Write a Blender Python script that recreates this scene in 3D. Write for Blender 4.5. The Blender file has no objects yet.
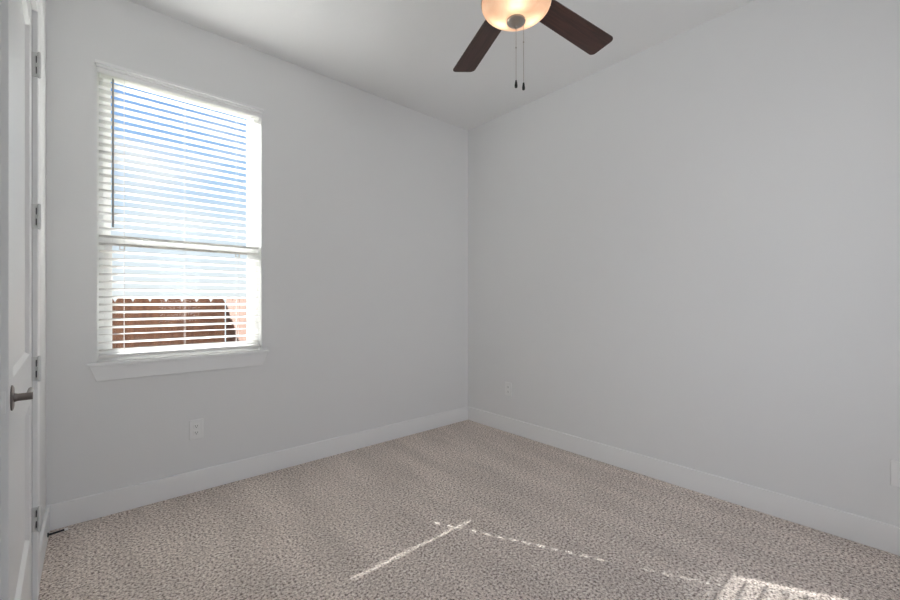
import bpy, bmesh, math, random
from mathutils import Vector, Matrix
random.seed(7)
C = bpy.context.scene
COL = C.collection

# ---------------------------------------------------------------- camera
YAW = math.radians(41.3)                    # clockwise from +Y
CAM = Vector((-2.984, -3.109, 1.249))
cam_d = bpy.data.cameras.new('camera')
cam = bpy.data.objects.new('camera', cam_d)
COL.objects.link(cam)
cam.location = CAM
cam.rotation_euler = (math.pi / 2, 0, -YAW)
cam_d.sensor_width = 36.0
cam_d.lens = 407.6 * 36.0 / 900.0
cam_d.shift_y = 1.0 / 900.0
cam_d.clip_start = 0.02
C.camera = cam

# ---------------------------------------------------------------- exposure
C.view_settings.view_transform = 'Standard'
C.view_settings.look = 'None'
C.view_settings.gamma = 1.0
C.view_settings.use_curve_mapping = False
C.view_settings.exposure = 0.0
C.cycles.max_bounces = 14
C.cycles.diffuse_bounces = 8
C.cycles.sample_clamp_indirect = 6.0

# ---------------------------------------------------------------- sky
w = bpy.data.worlds.new('sky')
C.world = w
w.use_nodes = True
nt = w.node_tree
nt.nodes.clear()
out = nt.nodes.new('ShaderNodeOutputWorld')
bg = nt.nodes.new('ShaderNodeBackground')
tc = nt.nodes.new('ShaderNodeTexCoord')
sep = nt.nodes.new('ShaderNodeSeparateXYZ')
mp = nt.nodes.new('ShaderNodeMapping')
mp.inputs['Scale'].default_value = (2.2, 2.2, 5.0)
mp.inputs['Location'].default_value = (0.3, 1.7, 0.2)
nz = nt.nodes.new('ShaderNodeTexNoise')
nz.inputs['Scale'].default_value = 1.6
nz.inputs['Detail'].default_value = 6.0
cl = nt.nodes.new('ShaderNodeValToRGB')
cl.color_ramp.elements[0].position = 0.50
cl.color_ramp.elements[0].color = (0, 0, 0, 1)
cl.color_ramp.elements[1].position = 0.70
cl.color_ramp.elements[1].color = (1, 1, 1, 1)
gr = nt.nodes.new('ShaderNodeValToRGB')
gr.color_ramp.elements[0].position = 0.02
gr.color_ramp.elements[0].color = (0.93, 0.97, 1.0, 1)
e = gr.color_ramp.elements.new(0.16)
e.color = (0.76, 0.88, 1.0, 1)
e = gr.color_ramp.elements.new(0.27)
e.color = (0.45, 0.68, 1.0, 1)
gr.color_ramp.elements[-1].position = 0.48
gr.color_ramp.elements[-1].color = (0.13, 0.34, 0.90, 1)
mx = nt.nodes.new('ShaderNodeMix')
mx.data_type = 'RGBA'
mx.inputs['B'].default_value = (1.0, 1.0, 1.0, 1)
L = nt.links.new
L(tc.outputs['Generated'], sep.inputs[0])
L(sep.outputs['Z'], gr.inputs['Fac'])
L(tc.outputs['Generated'], mp.inputs['Vector'])
L(mp.outputs[0], nz.inputs['Vector'])
L(nz.outputs[0], cl.inputs['Fac'])
L(cl.outputs['Color'], mx.inputs['Factor'])
L(gr.outputs['Color'], mx.inputs['A'])
L(mx.outputs['Result'], bg.inputs['Color'])
bg.inputs['Strength'].default_value = 1.0
L(bg.outputs[0], out.inputs['Surface'])

# ---------------------------------------------------------------- sun
sun_d = bpy.data.lights.new('sun', 'SUN')
sun_d.energy = 37.0
sun_d.angle = math.radians(0.53)
sun_d.color = (1.0, 0.98, 0.96)
sun = bpy.data.objects.new('sun', sun_d)
COL.objects.link(sun)
SUN_DIR = Vector((0.505, -1.0, -0.70))       # travels in through the window
sun.rotation_euler = SUN_DIR.to_track_quat('-Z', 'Y').to_euler()

# ---------------------------------------------------------------- added fill lamp outside the invented rear window
al = bpy.data.lights.new('rear_fill', 'AREA')
al.shape = 'RECTANGLE'
al.size = 1.2
al.size_y = 1.6
al.energy = 39.5
al.color = (0.945, 0.972, 1.0)
alo = bpy.data.objects.new('rear_fill', al)
COL.objects.link(alo)
alo.location = (-2.1, -4.48, 1.72)
alo.rotation_euler = (math.pi / 2, 0, math.radians(-33))     # aims along +Y, turned towards the right wall

# ---------------------------------------------------------------- materials
def mat(name, color, rough=0.5, metal=0.0, spec=0.5, **kw):
    m = bpy.data.materials.new(name)
    m.use_nodes = True
    b = m.node_tree.nodes['Principled BSDF']
    b.inputs['Base Color'].default_value = (*color, 1)
    b.inputs['Roughness'].default_value = rough
    b.inputs['Metallic'].default_value = metal
    b.inputs['Specular IOR Level'].default_value = spec
    return m

def add_bump(m, scale, strength, dist=0.002, detail=3.0):
    n = m.node_tree
    b = n.nodes['Principled BSDF']
    t = n.nodes.new('ShaderNodeTexCoord')
    z = n.nodes.new('ShaderNodeTexNoise')
    z.inputs['Scale'].default_value = scale
    z.inputs['Detail'].default_value = detail
    bp = n.nodes.new('ShaderNodeBump')
    bp.inputs['Strength'].default_value = strength
    bp.inputs['Distance'].default_value = dist
    n.links.new(t.outputs['Object'], z.inputs['Vector'])
    n.links.new(z.outputs[0], bp.inputs['Height'])
    n.links.new(bp.outputs[0], b.inputs['Normal'])
    return m

M_WALL = add_bump(mat('wall_paint', (0.80, 0.80, 0.80), 0.75, spec=0.25), 90, 0.12)
M_CEIL = add_bump(mat('ceiling_paint', (0.85, 0.85, 0.85), 0.9, spec=0.15), 70, 0.12)
M_TRIM = add_bump(mat('trim_paint', (0.87, 0.87, 0.87), 0.38, spec=0.4), 25, 0.04)
M_DOOR = add_bump(mat('door_paint', (0.83, 0.83, 0.83), 0.36, spec=0.4), 30, 0.05)
M_VINYL = add_bump(mat('white_vinyl', (0.82, 0.82, 0.80), 0.35), 40, 0.03)
M_SLAT = add_bump(mat('blind_white', (0.84, 0.83, 0.81), 0.45, spec=0.35), 60, 0.04)
M_PLATE = add_bump(mat('outlet_plastic', (0.85, 0.85, 0.845), 0.35), 50, 0.02)
M_GAP_SHADE = mat('gap_shade_paint', (0.05, 0.05, 0.05), 0.6)
M_SLOT = mat('socket_slot', (0.14, 0.14, 0.14), 0.6)
M_WAND = add_bump(mat('clear_grey_wand', (0.30, 0.30, 0.30), 0.25), 30, 0.02)
M_CORD = mat('white_cord', (0.75, 0.75, 0.75), 0.7)
M_HINGE = add_bump(mat('satin_hinge_metal', (0.72, 0.72, 0.71), 0.42, metal=0.25), 80, 0.03)
M_LEVER = add_bump(mat('satin_nickel', (0.22, 0.195, 0.18), 0.34, metal=1.0), 120, 0.04)
M_NICKEL = add_bump(mat('brushed_nickel', (0.46, 0.42, 0.38), 0.3, metal=1.0), 120, 0.04)
M_FOB = mat('black_fob', (0.012, 0.012, 0.012), 0.35)
M_RUBBER = mat('white_rubber', (0.92, 0.90, 0.87), 0.6)
M_SPRING = mat('dark_steel', (0.05, 0.05, 0.05), 0.45, metal=0.7)

def wood(name, c1, c2, scale=(1.0, 14.0, 14.0), rough=0.45, nscale=3.0):
    m = mat(name, c1, rough)
    n = m.node_tree
    b = n.nodes['Principled BSDF']
    t = n.nodes.new('ShaderNodeTexCoord')
    mpn = n.nodes.new('ShaderNodeMapping')
    mpn.inputs['Scale'].default_value = scale
    z = n.nodes.new('ShaderNodeTexNoise')
    z.inputs['Scale'].default_value = nscale
    z.inputs['Detail'].default_value = 7.0
    z.inputs['Distortion'].default_value = 0.6
    r = n.nodes.new('ShaderNodeValToRGB')
    r.color_ramp.elements[0].position = 0.32
    r.color_ramp.elements[0].color = (*c1, 1)
    r.color_ramp.elements[1].position = 0.68
    r.color_ramp.elements[1].color = (*c2, 1)
    n.links.new(t.outputs['Object'], mpn.inputs['Vector'])
    n.links.new(mpn.outputs[0], z.inputs['Vector'])
    n.links.new(z.outputs[0], r.inputs['Fac'])
    n.links.new(r.outputs['Color'], b.inputs['Base Color'])
    return m
M_BLADE = wood('walnut_blade', (0.036, 0.014, 0.010), (0.080, 0.032, 0.023), (1.5, 22, 22), 0.42)
M_FENCE = wood('cedar_fence', (0.080, 0.029, 0.013), (0.155, 0.067, 0.034), (9, 9, 0.8), 0.85)

# carpet: speckled frieze, three yarn colours, tufts in the bump, brushed bands from the vacuum
M_CARPET = mat('carpet', (0.3, 0.27, 0.25), 0.95, spec=0.05)
n = M_CARPET.node_tree
b = n.nodes['Principled BSDF']
t = n.nodes.new('ShaderNodeTexCoord')
n1 = n.nodes.new('ShaderNodeTexNoise')
n1.inputs['Scale'].default_value = 84.0
n1.inputs['Detail'].default_value = 4.0
n1.inputs['Roughness'].default_value = 0.72
r1 = n.nodes.new('ShaderNodeValToRGB')
els = r1.color_ramp.elements
els[0].position = 0.38
els[0].color = (0.14, 0.112, 0.098, 1)
els[1].position = 0.61
els[1].color = (0.95, 0.90, 0.84, 1)
ee = els.new(0.46)
ee.color = (0.56, 0.475, 0.425, 1)
ee = els.new(0.55)
ee.color = (0.80, 0.70, 0.63, 1)
mp2 = n.nodes.new('ShaderNodeMapping')
mp2.inputs['Rotation'].default_value = (0, 0, math.radians(24))
mp2.inputs['Scale'].default_value = (3.6, 0.9, 1.0)
n2 = n.nodes.new('ShaderNodeTexNoise')
n2.inputs['Scale'].default_value = 1.5
n2.inputs['Detail'].default_value = 2.0
r2 = n.nodes.new('ShaderNodeValToRGB')
r2.color_ramp.elements[0].position = 0.36
r2.color_ramp.elements[0].color = (0.92, 0.92, 0.92, 1)
r2.color_ramp.elements[1].position = 0.64
r2.color_ramp.elements[1].color = (1.07, 1.07, 1.07, 1)
mm = n.nodes.new('ShaderNodeMix')
mm.data_type = 'RGBA'
mm.blend_type = 'MULTIPLY'
mm.inputs['Factor'].default_value = 1.0
bp = n.nodes.new('ShaderNodeBump')
bp.inputs['Strength'].default_value = 0.5
bp.inputs['Distance'].default_value = 0.008
L = n.links.new
L(t.outputs['Object'], n1.inputs['Vector'])
L(t.outputs['Object'], mp2.inputs['Vector'])
L(mp2.outputs[0], n2.inputs['Vector'])
L(n1.outputs[0], r1.inputs['Fac'])
L(n2.outputs[0], r2.inputs['Fac'])
L(r1.outputs['Color'], mm.inputs['A'])
L(r2.outputs['Color'], mm.inputs['B'])
L(mm.outputs['Result'], b.inputs['Base Color'])
L(n1.outputs[0], bp.inputs['Height'])
L(bp.outputs[0], b.inputs['Normal'])

# window glass: clear pane with a little reflection
M_GLASS = bpy.data.materials.new('window_glass')
M_GLASS.use_nodes = True
n = M_GLASS.node_tree
n.nodes.clear()
o_ = n.nodes.new('ShaderNodeOutputMaterial')
tr = n.nodes.new('ShaderNodeBsdfTransparent')
tr.inputs['Color'].default_value = (0.95, 0.97, 0.97, 1)
gl = n.nodes.new('ShaderNodeBsdfGlossy')
gl.inputs['Roughness'].default_value = 0.02
ms = n.nodes.new('ShaderNodeMixShader')
ms.inputs['Fac'].default_value = 0.006
n.links.new(tr.outputs[0], ms.inputs[1])
n.links.new(gl.outputs[0], ms.inputs[2])
n.links.new(ms.outputs[0], o_.inputs['Surface'])

# alabaster lamp shade: light from the bulbs inside passes through it
M_SHADE = bpy.data.materials.new('alabaster_glass')
M_SHADE.use_nodes = True
n = M_SHADE.node_tree
n.nodes.clear()
o_ = n.nodes.new('ShaderNodeOutputMaterial')
t = n.nodes.new('ShaderNodeTexCoord')
z = n.nodes.new('ShaderNodeTexNoise')
z.inputs['Scale'].default_value = 9.0
z.inputs['Detail'].default_value = 4.0
z.inputs['Distortion'].default_value = 1.5
r = n.nodes.new('ShaderNodeValToRGB')
r.color_ramp.elements[0].position = 0.3
r.color_ramp.elements[0].color = (0.82, 0.62, 0.50, 1)
r.color_ramp.elements[1].position = 0.7
r.color_ramp.elements[1].color = (0.92, 0.80, 0.70, 1)
tl = n.nodes.new('ShaderNodeBsdfTranslucent')
df = n.nodes.new('ShaderNodeBsdfDiffuse')
gl = n.nodes.new('ShaderNodeBsdfGlossy')
gl.inputs['Roughness'].default_value = 0.25
m1 = n.nodes.new('ShaderNodeMixShader')
m1.inputs['Fac'].default_value = 0.35
m2 = n.nodes.new('ShaderNodeMixShader')
m2.inputs['Fac'].default_value = 0.04
n.links.new(t.outputs['Object'], z.inputs['Vector'])
n.links.new(z.outputs[0], r.inputs['Fac'])
n.links.new(r.outputs['Color'], tl.inputs['Color'])
n.links.new(r.outputs['Color'], df.inputs['Color'])
n.links.new(tl.outputs[0], m1.inputs[1])
n.links.new(df.outputs[0], m1.inputs[2])
n.links.new(m1.outputs[0], m2.inputs[1])
n.links.new(gl.outputs[0], m2.inputs[2])
n.links.new(m2.outputs[0], o_.inputs['Surface'])

M_BULB = bpy.data.materials.new('lit_bulb')
M_BULB.use_nodes = True
bb = M_BULB.node_tree.nodes['Principled BSDF']
bb.inputs['Base Color'].default_value = (1, 0.9, 0.75, 1)
bb.inputs['Emission Color'].default_value = (1.0, 0.74, 0.52, 1)
bb.inputs['Emission Strength'].default_value = 20.0

M_GROUND = add_bump(mat('grass_ground', (0.10, 0.14, 0.05), 0.95), 12, 0.6, 0.05)
M_EXT = add_bump(mat('exterior_board', (0.5, 0.48, 0.45), 0.9), 20, 0.2)

# ---------------------------------------------------------------- mesh helpers
def bx(bm, x0, x1, y0, y1, z0, z1, M=None):
    vs = [Vector((x, y, z_)) for x in (x0, x1) for y in (y0, y1) for z_ in (z0, z1)]
    if M is not None:
        vs = [M @ v for v in vs]
    v = [bm.verts.new(p) for p in vs]
    for f in ((0, 1, 3, 2), (4, 6, 7, 5), (0, 4, 5, 1), (2, 3, 7, 6), (0, 2, 6, 4), (1, 5, 7, 3)):
        bm.faces.new([v[i] for i in f])

def cyl(bm, p0, p1, r0, r1=None, seg=20):
    r1 = r0 if r1 is None else r1
    p0, p1 = Vector(p0), Vector(p1)
    d = p1 - p0
    q = d.to_track_quat('Z', 'Y')
    a = [bm.verts.new(p0 + q @ Vector((r0 * math.cos(k * 2 * math.pi / seg), r0 * math.sin(k * 2 * math.pi / seg), 0))) for k in range(seg)]
    c = [bm.verts.new(p1 + q @ Vector((r1 * math.cos(k * 2 * math.pi / seg), r1 * math.sin(k * 2 * math.pi / seg), 0))) for k in range(seg)]
    for k in range(seg):
        bm.faces.new((a[k], a[(k + 1) % seg], c[(k + 1) % seg], c[k]))
    bm.faces.new(a[::-1])
    bm.faces.new(c)

def lathe(bm, prof, cx=0, cy=0, seg=40, cap=True):
    """prof: (radius, z) from top to bottom, around a vertical axis"""
    rings = []
    for r_, z_ in prof:
        if r_ < 1e-5:
            rings.append([bm.verts.new((cx, cy, z_))])
        else:
            rings.append([bm.verts.new((cx + r_ * math.cos(k * 2 * math.pi / seg), cy + r_ * math.sin(k * 2 * math.pi / seg), z_)) for k in range(seg)])
    for A, B in zip(rings, rings[1:]):
        if len(A) == 1 and len(B) == 1:
            continue
        for k in range(seg):
            k2 = (k + 1) % seg
            if len(A) == 1:
                bm.faces.new((A[0], B[k], B[k2]))
            elif len(B) == 1:
                bm.faces.new((A[k], B[0], A[k2]))
            else:
                bm.faces.new((A[k], B[k], B[k2], A[k2]))
    if cap:
        for R_ in (rings[0], rings[-1]):
            if len(R_) > 2:
                bm.faces.new(R_)

def obj(name, bm, m, parent=None, smooth=False, bevel=0.0, bseg=2):
    bmesh.ops.recalc_face_normals(bm, faces=bm.faces[:])
    me = bpy.data.meshes.new(name)
    bm.to_mesh(me)
    bm.free()
    o = bpy.data.objects.new(name, me)
    COL.objects.link(o)
    if m is not None:
        me.materials.append(m)
    if smooth:
        for p in me.polygons:
            p.use_smooth = True
        sm = o.modifiers.new('edges', 'EDGE_SPLIT')
        sm.split_angle = math.radians(38)
    if bevel > 0:
        bv = o.modifiers.new('bevel', 'BEVEL')
        bv.width = bevel
        bv.segments = bseg
        bv.limit_method = 'ANGLE'
        bv.angle_limit = math.radians(40)
    if parent is not None:
        o.parent = parent
        o.matrix_parent_inverse = PINV(parent)
    return o

def PINV(p):
    """world-space meshes stay where they are under a parent that is only moved (and under its children)"""
    mtx = Matrix.Identity(4)
    chain = []
    q = p
    while q is not None:
        chain.append(q)
        q = q.parent
    for q in reversed(chain):
        mtx = mtx @ q.matrix_parent_inverse @ q.matrix_basis
    return mtx.inverted()

def thing(name, label=None, cat=None, loc=(0, 0, 0), group=None, kind=None):
    o = bpy.data.objects.new(name, None)
    COL.objects.link(o)
    o.empty_display_size = 0.1
    o.location = loc
    if label: o['label'] = label
    if cat: o['category'] = cat
    if group: o['group'] = group
    if kind: o['kind'] = kind
    return o

def struct(name, bm, m, bevel=0.0, smooth=False):
    o = obj(name, bm, m, bevel=bevel, smooth=smooth)
    o['kind'] = 'structure'
    return o

# ---------------------------------------------------------------- room shell
H = 3.05                 # ceiling
XL = -3.171              # left wall face
YB = -3.90               # rear wall face
WT = 0.15                # wall thickness
# window opening in the front wall
WX0, WX1, WZ0, WZ1 = -2.962, -2.0645, 0.873, 2.635
# door opening in the left wall
HY = -0.709              # hinge line
DW = 0.900               # door leaf width
DY0, DY1, DZ1 = HY - DW - 0.006, HY + 0.004, 2.447
# opening of the added rear window
RX0, RX1, RZ0, RZ1 = -2.3, -1.1, 0.85, 2.45

bm = bmesh.new(); bx(bm, XL - WT, WT, YB - WT, WT, -0.12, 0.0)
struct('floor', bm, M_CARPET)
bm = bmesh.new(); bx(bm, XL - WT, WT, YB - WT, WT, H, H + 0.15)
struct('ceiling', bm, M_CEIL)
bm = bmesh.new()
bx(bm, XL - WT, WX0, 0, WT, 0, H)
bx(bm, WX1, WT, 0, WT, 0, H)
bx(bm, WX0, WX1, 0, WT, 0, WZ0)
bx(bm, WX0, WX1, 0, WT, WZ1, H)
struct('wall_front', bm, M_WALL)
bm = bmesh.new(); bx(bm, 0, WT, YB - WT, 0, 0, H)
struct('wall_right', bm, M_WALL)
bm = bmesh.new()
bx(bm, XL - WT, XL, DY1 + 0.02, 0, 0, H)
bx(bm, XL - WT, XL, YB - WT, DY0 - 0.02, 0, H)
bx(bm, XL - WT, XL, DY0 - 0.02, DY1 + 0.02, DZ1 + 0.02, H)
bx(bm, XL - WT - 0.02, XL - WT, DY0 - 0.1, DY1 + 0.1, 0, DZ1 + 0.1)
struct('wall_left', bm, M_WALL)
bm = bmesh.new()
bx(bm, XL, RX0, YB - WT, YB, 0, H)
bx(bm, RX1, 0, YB - WT, YB, 0, H)
bx(bm, RX0, RX1, YB - WT, YB, 0, RZ0)
bx(bm, RX0, RX1, YB - WT, YB, RZ1, H)
struct('wall_back', bm, M_WALL)

# baseboards: flat face with an eased top edge
BH, BT = 0.140, 0.015
bm = bmesh.new(); bx(bm, XL, 0, -BT, 0, 0, BH)
struct('baseboard_front', bm, M_TRIM, bevel=0.004)
bm = bmesh.new(); bx(bm, -BT, 0, YB, -BT, 0, BH)
struct('baseboard_right', bm, M_TRIM, bevel=0.004)
CW, CT = 0.083, 0.018    # door casing
bm = bmesh.new()
bx(bm, XL, XL + BT, DY1 + 0.006 + CW, -BT, 0, BH)
bx(bm, XL, XL + BT, YB + BT, DY0 - 0.006 - CW, 0, BH)
struct('baseboard_left', bm, M_TRIM, bevel=0.004)
bm = bmesh.new(); bx(bm, XL, -BT, YB, YB + BT, 0, BH)
struct('baseboard_back', bm, M_TRIM, bevel=0.004)

# added window behind the camera, unseen, lets the fill lamp in
w2 = thing('added_window', loc=((RX0 + RX1) / 2, YB, RZ0), kind='structure')
bm = bmesh.new()
bx(bm, RX0, RX0 + 0.05, YB - 0.10, YB - 0.05, RZ0, RZ1)
bx(bm, RX1 - 0.05, RX1, YB - 0.10, YB - 0.05, RZ0, RZ1)
bx(bm, RX0 + 0.05, RX1 - 0.05, YB - 0.10, YB - 0.05, RZ0, RZ0 + 0.05)
bx(bm, RX0 + 0.05, RX1 - 0.05, YB - 0.10, YB - 0.05, RZ1 - 0.05, RZ1)
bx(bm, (RX0 + RX1) / 2 - 0.025, (RX0 + RX1) / 2 + 0.025, YB - 0.10, YB - 0.05, RZ0 + 0.05, RZ1 - 0.05)
obj('window_frame', bm, M_VINYL, w2, bevel=0.003)
bm = bmesh.new(); bx(bm, RX0 - 0.04, RX1 + 0.04, YB, YB + 0.03, RZ0 - 0.022, RZ0)
obj('window_sill', bm, M_TRIM, w2, bevel=0.004)

# ---------------------------------------------------------------- window
SZ = 0.893               # sill top
win = thing('window_1', loc=((WX0 + WX1) / 2, 0, SZ), kind='structure')
FY0, FY1 = 0.072, 0.140  # vinyl frame depth
bm = bmesh.new()
fw = 0.030
bx(bm, WX0, WX0 + fw, FY0, FY1, SZ, WZ1)
bx(bm, WX1 - fw, WX1, FY0, FY1, SZ, WZ1)
bx(bm, WX0 + fw, WX1 - fw, FY0, FY1, SZ, SZ + 0.022)
bx(bm, WX0 + fw, WX1 - fw, FY0, FY1, WZ1 - 0.018, WZ1)
obj('window_frame', bm, M_VINYL, win, bevel=0.002)
MR = 1.615               # meeting rail
def sash(name, y0, y1, z0, z1, st, bot, top):
    bm = bmesh.new()
    a, c = WX0 + fw, WX1 - fw
    bx(bm, a, a + st, y0, y1, z0, z1)
    bx(bm, c - st, c, y0, y1, z0, z1)
    bx(bm, a + st, c - st, y0, y1, z0, z0 + bot)
    bx(bm, a + st, c - st, y0, y1, z1 - top, z1)
    s = obj(name, bm, M_VINYL, win, bevel=0.002)
    bm = bmesh.new()
    ym = (y0 + y1) / 2
    bx(bm, a + st - 0.004, c - st + 0.004, ym - 0.002, ym + 0.002, z0 + bot - 0.004, z1 - top + 0.004)
    obj('pane', bm, M_GLASS, s)
    return s
ls = sash('lower_sash', 0.076, 0.102, SZ + 0.022, MR + 0.024, 0.040, 0.038, 0.046)
sash('upper_sash', 0.106, 0.132, MR - 0.024, WZ1 - 0.018, 0.034, 0.044, 0.030)
for lx in (-2.845, -2.205):
    bm = bmesh.new()
    bx(bm, lx - 0.014, lx - 0.009, 0.062, 0.076, MR - 0.052, MR - 0.024)
    bx(bm, lx + 0.009, lx + 0.014, 0.062, 0.076, MR - 0.052, MR - 0.024)
    bx(bm, lx - 0.014, lx + 0.014, 0.062, 0.076, MR - 0.057, MR - 0.052)
    obj('sash_lock', bm, M_HINGE, ls, bevel=0.001)
# stool and apron
bm = bmesh.new()
bx(bm, WX0 - 0.044, WX1 + 0.044, -0.030, 0.0, SZ - 0.020, SZ)
bx(bm, WX0, WX1, 0.0, 0.075, SZ - 0.020, SZ)
obj('window_sill', bm, M_TRIM, win, bevel=0.004)
bm = bmesh.new()
za, zb = SZ - 0.020, SZ - 0.020 - 0.086
prof = [(WX0 - 0.034, za), (WX1 + 0.034, za), (WX1 + 0.004, zb), (WX0 - 0.004, zb)]
fr = [bm.verts.new((x, -0.018, z_)) for x, z_ in prof]
bk = [bm.verts.new((x, 0.0, z_)) for x, z_ in prof]
bm.faces.new(fr); bm.faces.new(bk[::-1])
for k in range(4):
    bm.faces.new((fr[k], fr[(k + 1) % 4], bk[(k + 1) % 4], bk[k]))
obj('apron', bm, M_TRIM, win, bevel=0.003)

# ---------------------------------------------------------------- blind
bl = thing('window_blind', 'white horizontal slat blind hanging inside the window, half open', 'blind',
           ((WX0 + WX1) / 2, 0.03, SZ))
BX0, BX1 = WX0 + 0.008, WX1 - 0.008
HZ = 2.570               # underside of the valance
bm = bmesh.new()
# valance: moulded board with returns
for (y0, z0, z1, ov) in ((-0.008, HZ, HZ + 0.028, 0.000), (-0.017, HZ + 0.028, HZ + 0.042, 0.004), (-0.028, HZ + 0.042, HZ + 0.060, 0.010)):
    bx(bm, WX0 - ov, WX1 + ov, y0, -0.001, z0, z1)
obj('valance', bm, M_TRIM, bl, bevel=0.002)
bm = bmesh.new(); bx(bm, BX0, BX1, 0.006, 0.056, HZ + 0.012, WZ1 - 0.003)
obj('headrail', bm, M_SLAT, bl, bevel=0.002)
CORDS = (-2.838, -2.528, -2.217)
PITCH, NS, Z_FIRST = 0.0447, 37, 0.960
# outer edge lower than the room edge; the slats open a little towards the top, one near the bottom sits skewed
def tilt_of(k):
    if k == 2: return math.radians(-0.6)
    if k in (20, 22, 24): return math.radians(-1.5)
    return math.radians(-18.0 + 11.5 * min(1.0, k / 21.0))
SY, SW, ST = 0.031, 0.050, 0.0028
bm = bmesh.new()
for k in range(NS):
    z0 = Z_FIRST + k * PITCH + (0.0015 if k == 2 else 0.0)
    upper = k >= 20
    routes = [(CORDS[0], 0.0010), (CORDS[1], 0.0010), (CORDS[2], 0.0010 if upper else 0.0030), (-2.122, 0.0075 if upper else 0.0008)]
    xs = [BX0]
    for cx, hw in routes:
        xs += [cx - hw, cx + hw]
    xs.append(BX1)
    ys = [-SW / 2, -0.008, 0.008, SW / 2]
    R = Matrix.Translation((0, SY, z0)) @ Matrix.Rotation(tilt_of(k), 4, 'X')
    # cells of a 9 x 3 grid, the cord routes and an added sun slit left open
    V = {}
    def gv(i, j, s):
        key = (i, j, s)
        if key not in V:
            yy = ys[j]
            crown = 0.0016 * (1 - (yy / (SW / 2)) ** 2)
            V[key] = bm.verts.new(R @ Vector((xs[i], yy, s * ST / 2 + crown)))
        return V[key]
    solid = lambda i, j: 0 <= i < 9 and 0 <= j < 3 and not (i in (1, 3, 5, 7) and j == 1)
    for i in range(9):
        for j in range(3):
            if not solid(i, j):
                continue
            bm.faces.new((gv(i, j, 1), gv(i + 1, j, 1), gv(i + 1, j + 1, 1), gv(i, j + 1, 1)))
            bm.faces.new((gv(i, j, -1), gv(i, j + 1, -1), gv(i + 1, j + 1, -1), gv(i + 1, j, -1)))
            for (di, dj, p, q) in ((-1, 0, (i, j), (i, j + 1)), (1, 0, (i + 1, j), (i + 1, j + 1)), (0, -1, (i, j), (i + 1, j)), (0, 1, (i, j + 1), (i + 1, j + 1))):
                if not solid(i + di, j + dj):
                    bm.faces.new((gv(*p, 1), gv(*q, 1), gv(*q, -1), gv(*p, -1)))
obj('slats', bm, M_SLAT, bl)
bm = bmesh.new(); bx(bm, BX0, BX1, SY - 0.026, SY + 0.026, 0.915, 0.934)
obj('bottom_rail', bm, M_SLAT, bl, bevel=0.003)
for cx in CORDS:
    bm = bmesh.new()
    for yy in (SY - SW / 2 - 0.0015, SY + SW / 2 + 0.0015):
        cyl(bm, (cx, yy, 0.93), (cx, yy, HZ + 0.012), 0.0008, seg=6)
    obj('ladder_cord', bm, M_CORD, bl)
bm = bmesh.new()
cyl(bm, (-2.891, -0.006, 1.683), (-2.891, -0.006, HZ - 0.02), 0.0048, seg=6)
cyl(bm, (-2.891, -0.006, HZ - 0.02), (-2.891, 0.012, HZ - 0.008), 0.002, seg=8)
obj('tilt_wand', bm, M_WAND, bl)

# ---------------------------------------------------------------- door in the left wall
door = thing('door_1', loc=(XL, HY, 0), kind='structure')
bm = bmesh.new()
# jambs with stops
for y0, y1 in ((DY1, DY1 + 0.02), (DY0 - 0.02, DY0)):
    bx(bm, XL - WT, XL, y0, y1, 0, DZ1 + 0.02)
bx(bm, XL - WT, XL, DY0, DY1, DZ1, DZ1 + 0.02)
bx(bm, XL - 0.075, XL - 0.040, DY1 - 0.012, DY1, 0, DZ1)
bx(bm, XL - 0.075, XL - 0.040, DY0, DY0 + 0.012, 0, DZ1)
bx(bm, XL - 0.075, XL - 0.040, DY0, DY1, DZ1 - 0.012, DZ1)
obj('door_jamb', bm, M_TRIM, door)
bm = bmesh.new()
g = 0.006
bx(bm, XL, XL + CT, DY1 + g, DY1 + g + CW, 0, DZ1 + g + CW)
bx(bm, XL, XL + CT, DY0 - g - CW, DY0 - g, 0, DZ1 + g + CW)
bx(bm, XL, XL + CT, DY0 - g, DY1 + g, DZ1 + g, DZ1 + g + CW)
obj('door_casing', bm, M_TRIM, door, bevel=0.003)
# the leaf, a few degrees ajar; u runs from the hinges to the latch, v towards the room
TH = math.radians(1.9)
U = Vector((math.sin(TH), -math.cos(TH), 0))
N_ = Vector((math.cos(TH), math.sin(TH), 0))
P0 = Vector((XL, HY, 0))
def P(u, v, z_):
    return P0 + U * u + N_ * v + Vector((0, 0, z_))
us = [0.002, 0.117, DW - 0.115, DW]
zs = [0.018, 0.312, 0.844, 1.040, 2.330, 2.442]
bm = bmesh.new()
rec, run = 0.012, 0.010
for i in range(3):
    for j in range(5):
        a, c, d0, d1 = us[i], us[i + 1], zs[j], zs[j + 1]
        for v0, s in ((0.0, -1), (-0.035, 1)):
            if i == 1 and j in (1, 3):
                o4 = [P(a, v0, d0), P(c, v0, d0), P(c, v0, d1), P(a, v0, d1)]
                vi = v0 + s * rec
                i4 = [P(a + run, vi, d0 + run), P(c - run, vi, d0 + run), P(c - run, vi, d1 - run), P(a + run, vi, d1 - run)]
                o4 = [bm.verts.new(p) for p in o4]
                i4 = [bm.verts.new(p) for p in i4]
                for k in range(4):
                    bm.faces.new((o4[k], o4[(k + 1) % 4], i4[(k + 1) % 4], i4[k]))
                bm.faces.new(i4)
            else:
                bm.faces.new([bm.verts.new(p) for p in (P(a, v0, d0), P(c, v0, d0), P(c, v0, d1), P(a, v0, d1))])
for (ua, za, ub, zb) in ((us[0], zs[0], us[3], zs[0]), (us[3], zs[0], us[3], zs[5]), (us[3], zs[5], us[0], zs[5]), (us[0], zs[5], us[0], zs[0])):
    bm.faces.new([bm.verts.new(p) for p in (P(ua, 0, za), P(ub, 0, zb), P(ub, -0.035, zb), P(ua, -0.035, za))])
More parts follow.
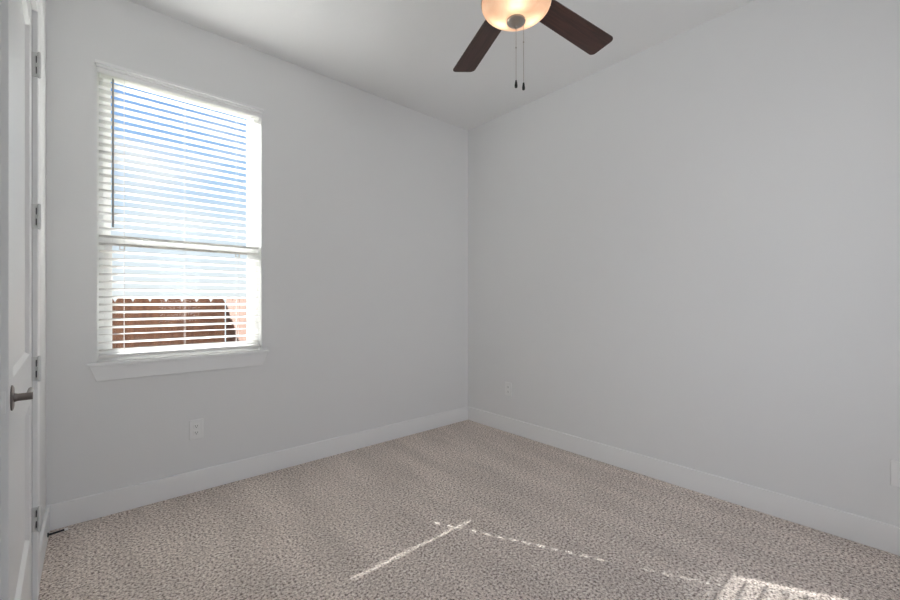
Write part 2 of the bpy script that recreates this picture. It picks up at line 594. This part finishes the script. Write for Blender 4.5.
bmesh.ops.remove_doubles(bm, verts=bm.verts[:], dist=0.0003)
leaf = obj('door_leaf', bm, M_DOOR, door)
# lever handle
uh, zh = DW - 0.066, 0.994
bm = bmesh.new()
cyl(bm, P(uh, 0.0, zh), P(uh, 0.003, zh), 0.033, seg=32)
cyl(bm, P(uh, 0.003, zh), P(uh, 0.005, zh), 0.033, 0.027, seg=32)
cyl(bm, P(uh, 0.004, zh), P(uh, 0.012, zh), 0.0125, 0.0098)
cyl(bm, P(uh, 0.011, zh), P(uh, 0.040, zh), 0.0098)
cyl(bm, P(uh, 0.032, zh), P(uh - 0.105, 0.032, zh + 0.002), 0.0075, 0.0062)
obj('door_handle', bm, M_LEVER, leaf, smooth=True)
bm = bmesh.new()
Mx = Matrix(((N_.x, U.x, 0, 0), (N_.y, U.y, 0, 0), (0, 0, 1, 0), (0, 0, 0, 1)))
Mx.translation = P(DW, -0.0175, zh)
bx(bm, -0.0125, 0.0125, -0.0005, 0.0012, -0.028, 0.028, Mx)
bx(bm, -0.006, 0.006, 0.001, 0.009, -0.010, 0.010, Mx)
obj('latch_plate', bm, M_PLATE, leaf, bevel=0.001)
# hinges: leaf on the casing edge, pin barrel standing proud, shade in the gaps painted as dark strips
for zc in (0.343, 0.968, 1.600, 2.230):
    bm = bmesh.new()
    y = HY
    bx(bm, XL + 0.0, XL + 0.0105, y + 0.004, y + 0.0075, zc - 0.050, zc + 0.050)
    for za, zb in ((-0.050, -0.038), (-0.007, 0.007), (0.038, 0.050)):
        bx(bm, XL + 0.0105, XL + 0.020, y + 0.001, y + 0.0075, zc + za, zc + zb)
    for k in range(5):
        cyl(bm, (XL + 0.0225, y + 0.003, zc - 0.050 + k * 0.02 + 0.0004), (XL + 0.0225, y + 0.003, zc - 0.050 + (k + 1) * 0.02 - 0.0004), 0.0062, seg=16)
    cyl(bm, (XL + 0.0225, y + 0.003, zc - 0.053), (XL + 0.0225, y + 0.003, zc + 0.053), 0.0045, seg=12)
    hg = obj('hinge', bm, M_HINGE, door, smooth=True)
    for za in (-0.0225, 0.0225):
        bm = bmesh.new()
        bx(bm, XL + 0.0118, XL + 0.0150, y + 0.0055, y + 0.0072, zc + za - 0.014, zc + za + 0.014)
        obj('gap_shade', bm, M_GAP_SHADE, hg)

# ---------------------------------------------------------------- ceiling fan
FX, FY = -1.585, -1.956
fan = thing('ceiling_fan', 'dark wood five-blade ceiling fan with a lit alabaster bowl lamp', 'ceiling fan', (FX, FY, H))
bm = bmesh.new()
lathe(bm, [(0.0, H), (0.072, H), (0.072, H - 0.012), (0.060, H - 0.040), (0.030, H - 0.062), (0.0, H - 0.062)], FX, FY)
obj('canopy', bm, M_NICKEL, fan, smooth=True)
bm = bmesh.new(); cyl(bm, (FX, FY, H - 0.055), (FX, FY, 2.775), 0.0135)
obj('downrod', bm, M_NICKEL, fan, smooth=True)
bm = bmesh.new()
lathe(bm, [(0.0, 2.79), (0.03, 2.79), (0.045, 2.775), (0.10, 2.76), (0.118, 2.73), (0.118, 2.665), (0.098, 2.645), (0.085, 2.640), (0.085, 2.605), (0.105, 2.600), (0.105, 2.566), (0.0, 2.566)], FX, FY)
obj('motor_housing', bm, M_NICKEL, fan, smooth=True)
ZB, RT = 2.610, 0.664
fwd = Vector((math.sin(YAW), math.cos(YAW), 0))
rgt = Vector((math.cos(YAW), -math.sin(YAW), 0))
for k in range(5):
    ang = math.radians(-18.8 + 72 * k)
    d = fwd * math.cos(ang) + rgt * math.sin(ang)
    s = rgt * math.cos(ang) - fwd * math.sin(ang)          # to the right, looking outwards
    pit = math.radians(10)
    sv = s * math.cos(pit) + Vector((0, 0, math.sin(pit)))
    nv = d.cross(sv)
    Mb = Matrix((( d.x, sv.x, nv.x, 0), (d.y, sv.y, nv.y, 0), (d.z, sv.z, nv.z, 0), (0, 0, 0, 1)))
    Mb.translation = Vector((FX, FY, ZB))
    # outline: slightly widening plank with rounded tip corners
    r0, w0, w1, rc = 0.165, 0.058, 0.070, 0.026
    pts = [(r0, -w0), ]
    for q in range(7):
        a_ = -math.pi / 2 + q * math.pi / 12
        pts.append((RT - rc + rc * math.cos(a_), -w1 + rc + rc * math.sin(a_)))
    for q in range(7):
        a_ = q * math.pi / 12
        pts.append((RT - rc + rc * math.cos(a_), w1 - rc + rc * math.sin(a_)))
    pts += [(r0, w0), (r0 - 0.012, w0 - 0.02), (r0 - 0.012, -w0 + 0.02)]
    bmb = bmesh.new()
    up = [bmb.verts.new((x, y, 0.0035)) for x, y in pts]
    dn = [bmb.verts.new((x, y, -0.0035)) for x, y in pts]
    bmb.faces.new(up); bmb.faces.new(dn[::-1])
    for i in range(len(pts)):
        j = (i + 1) % len(pts)
        bmb.faces.new((up[i], dn[i], dn[j], up[j]))
    o = obj('blade', bmb, M_BLADE, None, bevel=0.0015)
    o.parent = fan
    o.matrix_parent_inverse = PINV(fan)
    o.matrix_basis = Mb
    bmi = bmesh.new()
    bx(bmi, 0.08, 0.185, -0.018, 0.018, 0.0035, 0.009, Mb)
    bx(bmi, 0.16, 0.192, -0.036, 0.036, 0.0035, 0.0075, Mb)
    obj('blade_iron', bmi, M_NICKEL, o, bevel=0.002)
# bowl
ZR, A_, B_ = 2.553, 0.151, 0.068
bm = bmesh.new()
prof = [(A_ * math.cos(q * math.pi / 2 / 18), ZR - B_ * math.sin(q * math.pi / 2 / 18)) for q in range(18)] + [(0.0, ZR - B_)]
prof = [(A_ - 0.004, ZR + 0.010), (A_, ZR + 0.005)] + prof
lathe(bm, prof, FX, FY, 56, cap=False)
shade = obj('lamp_shade', bm, M_SHADE, fan, smooth=True)
sol = shade.modifiers.new('thick', 'SOLIDIFY')
sol.thickness = 0.0
shade.modifiers.remove(sol)
bm = bmesh.new()
lathe(bm, [(0.105, 2.568), (0.150, 2.566), (0.154, 2.562), (0.154, 2.556), (0.150, 2.5555)], FX, FY, 56, cap=False)
obj('shade_rim', bm, M_NICKEL, fan, smooth=True)
for k in range(3):
    a_ = math.radians(188 + 120 * k)
    d = fwd * math.cos(a_) + rgt * math.sin(a_)
    p = Vector((FX, FY, 2.532)) + d * 0.072
    bm = bmesh.new()
    bmesh.ops.create_uvsphere(bm, u_segments=16, v_segments=10, radius=0.017, matrix=Matrix.Translation(p))
    obj('light_bulb', bm, M_BULB, fan, smooth=True)
zf = ZR - B_ - 0.003
bm = bmesh.new()
lathe(bm, [(0.0, zf + 0.004), (0.034, zf + 0.004), (0.042, zf - 0.002), (0.041, zf - 0.010), (0.030, zf - 0.020), (0.016, zf - 0.026), (0.008, zf - 0.030), (0.006, zf - 0.037), (0.0, zf - 0.040)], FX, FY, 32)
obj('finial', bm, M_NICKEL, fan, smooth=True)
for off, ztop, zb in ((0.000, zf - 0.036, 2.184), (0.033, zf - 0.012, 2.174)):
    p = Vector((FX, FY, 0)) + rgt * off
    bm = bmesh.new()
    cyl(bm, (p.x, p.y, zb + 0.030), (p.x, p.y, ztop), 0.0011, seg=8)
    zz = ztop - 0.085
    bmesh.ops.create_uvsphere(bm, u_segments=10, v_segments=8, radius=0.0035, matrix=Matrix.Translation((p.x, p.y, zz)))
    ch = obj('pull_chain', bm, M_NICKEL, fan, smooth=True)
    bm = bmesh.new()
    lathe(bm, [(0.0, zb + 0.034), (0.0035, zb + 0.033), (0.0052, zb + 0.022), (0.0068, zb + 0.010), (0.0055, zb + 0.002), (0.0, zb)], p.x, p.y, 16)
    obj('fob', bm, M_FOB, ch, smooth=True)

# ---------------------------------------------------------------- power outlets
def outlet(label, origin, right, out_n):
    """origin: plate centre on the wall; right: along the wall; out_n: into the room"""
    o = thing('power_outlet', label, 'outlet', origin, 'power outlets low on the walls')
    Mo = Matrix(((right.x, out_n.x, 0, 0), (right.y, out_n.y, 0, 0), (0, 0, 1, 0), (0, 0, 0, 1)))
    Mo.translation = Vector(origin)
    pw, ph = 0.040, 0.064
    bm = bmesh.new()
    bx(bm, -pw, pw, 0, 0.0082, -ph, ph, Mo)
    obj('cover_plate', bm, M_PLATE, o, bevel=0.003)
    for s in (1, -1):
        bm = bmesh.new()
        zc = s * 0.0215
        bx(bm, -0.0165, 0.0165, 0.0078, 0.0100, zc - 0.014, zc + 0.014, Mo)
        rc = obj('receptacle', bm, M_PLATE, o, bevel=0.002)
        bm = bmesh.new()
        bx(bm, -0.0075, -0.0052, 0.0099, 0.0104, zc - 0.003, zc + 0.007, Mo)
        bx(bm, 0.0052, 0.0075, 0.0099, 0.0104, zc - 0.003, zc + 0.006, Mo)
        cyl(bm, Mo @ Vector((0, 0.0099, zc - 0.008)), Mo @ Vector((0, 0.0104, zc - 0.008)), 0.0026, seg=12)
        obj('socket_slots', bm, M_SLOT, rc)
    bm = bmesh.new()
    cyl(bm, Mo @ Vector((0, 0.0080, 0)), Mo @ Vector((0, 0.0092, 0)), 0.0033, seg=14)
    obj('screw', bm, M_PLATE, o)
    return o
outlet('white power outlet low on the window wall, below the window sill', (-2.470, 0, 0.409), Vector((1, 0, 0)), Vector((0, -1, 0)))
outlet('white power outlet low on the right wall, close to the room corner', (0, -0.560, 0.410), Vector((0, -1, 0)), Vector((-1, 0, 0)))
outlet('white power outlet low on the right wall, cut by the right edge of the photo', (0, -3.072, 0.399), Vector((0, -1, 0)), Vector((-1, 0, 0)))

# ---------------------------------------------------------------- door stop on the baseboard
ds = thing('door_stop', 'dark spring door stop with white rubber tip on the left baseboard', 'door stop', (XL + BT, -0.170, 0.046))
bm = bmesh.new()
cyl(bm, (XL + BT, -0.170, 0.046), (XL + BT + 0.005, -0.170, 0.046), 0.011, seg=18)
for k in range(11):
    x = XL + BT + 0.004 + k * 0.0055
    cyl(bm, (x, -0.170, 0.046 + 0.0004 * k), (x + 0.0042, -0.170, 0.046 + 0.0004 * k), 0.0058 - 0.00012 * k, seg=12)
cyl(bm, (XL + BT, -0.170, 0.046), (XL + BT + 0.066, -0.170, 0.050), 0.0042, seg=10)
obj('spring', bm, M_SPRING, ds, smooth=True)
bm = bmesh.new()
cyl(bm, (XL + BT + 0.064, -0.170, 0.050), (XL + BT + 0.077, -0.170, 0.051), 0.0072, 0.0066, seg=16)
obj('rubber_tip', bm, M_RUBBER, ds, smooth=True)

# ---------------------------------------------------------------- outside: ground and cedar fence
bm = bmesh.new(); bx(bm, -14, 10, WT, 16, -0.62, -0.55)
struct('ground', bm, M_GROUND)
def fence(label, a, c, top, face):
    a, c = Vector((*a, 0)), Vector((*c, 0))
    d = (c - a); ln = d.length; d.normalize()
    nrm = Vector(face + (0,))
    Mf = Matrix(((d.x, nrm.x, 0, 0), (d.y, nrm.y, 0, 0), (0, 0, 1, 0), (0, 0, 0, 1)))
    Mf.translation = a
    root = thing('wooden_fence', label, 'fence', (a.x, a.y, -0.55))
    pw, gap = 0.1432, 0.0008
    k = 0
    bm = bmesh.new()
    while (k + 1) * (pw + gap) < ln + 0.02:
        u0 = k * (pw + gap)
        dz = random.uniform(-0.008, 0.008)
        t_ = top + dz
        pr = [(u0, -0.55), (u0 + pw, -0.55), (u0 + pw, t_ - 0.045), (u0 + pw - 0.024, t_), (u0 + 0.024, t_), (u0, t_ - 0.045)]
        f = [bm.verts.new(Mf @ Vector((u, 0.0, z_))) for u, z_ in pr]
        g_ = [bm.verts.new(Mf @ Vector((u, -0.018, z_))) for u, z_ in pr]
        bm.faces.new(f); bm.faces.new(g_[::-1])
        for i in range(6):
            j = (i + 1) % 6
            bm.faces.new((f[i], f[j], g_[j], g_[i]))
        k += 1
    obj('pickets', bm, M_FENCE, root)
    for z_ in (-0.25, 0.42, 1.02):
        bm = bmesh.new()
        bx(bm, 0.01, ln, -0.056, -0.018, z_ - 0.045, z_ + 0.045, Mf)
        obj('rail', bm, M_FENCE, root)
fence('brown cedar picket fence facing the window across the side yard', (-1.796 - 36 * 0.144, 2.30), (-1.796, 2.30), 1.285, (0, -1))
fence('sunlit brown cedar fence return at the right side of the window view', (-1.80, 0.5), (-1.80, 2.28), 1.285, (-1, 0))
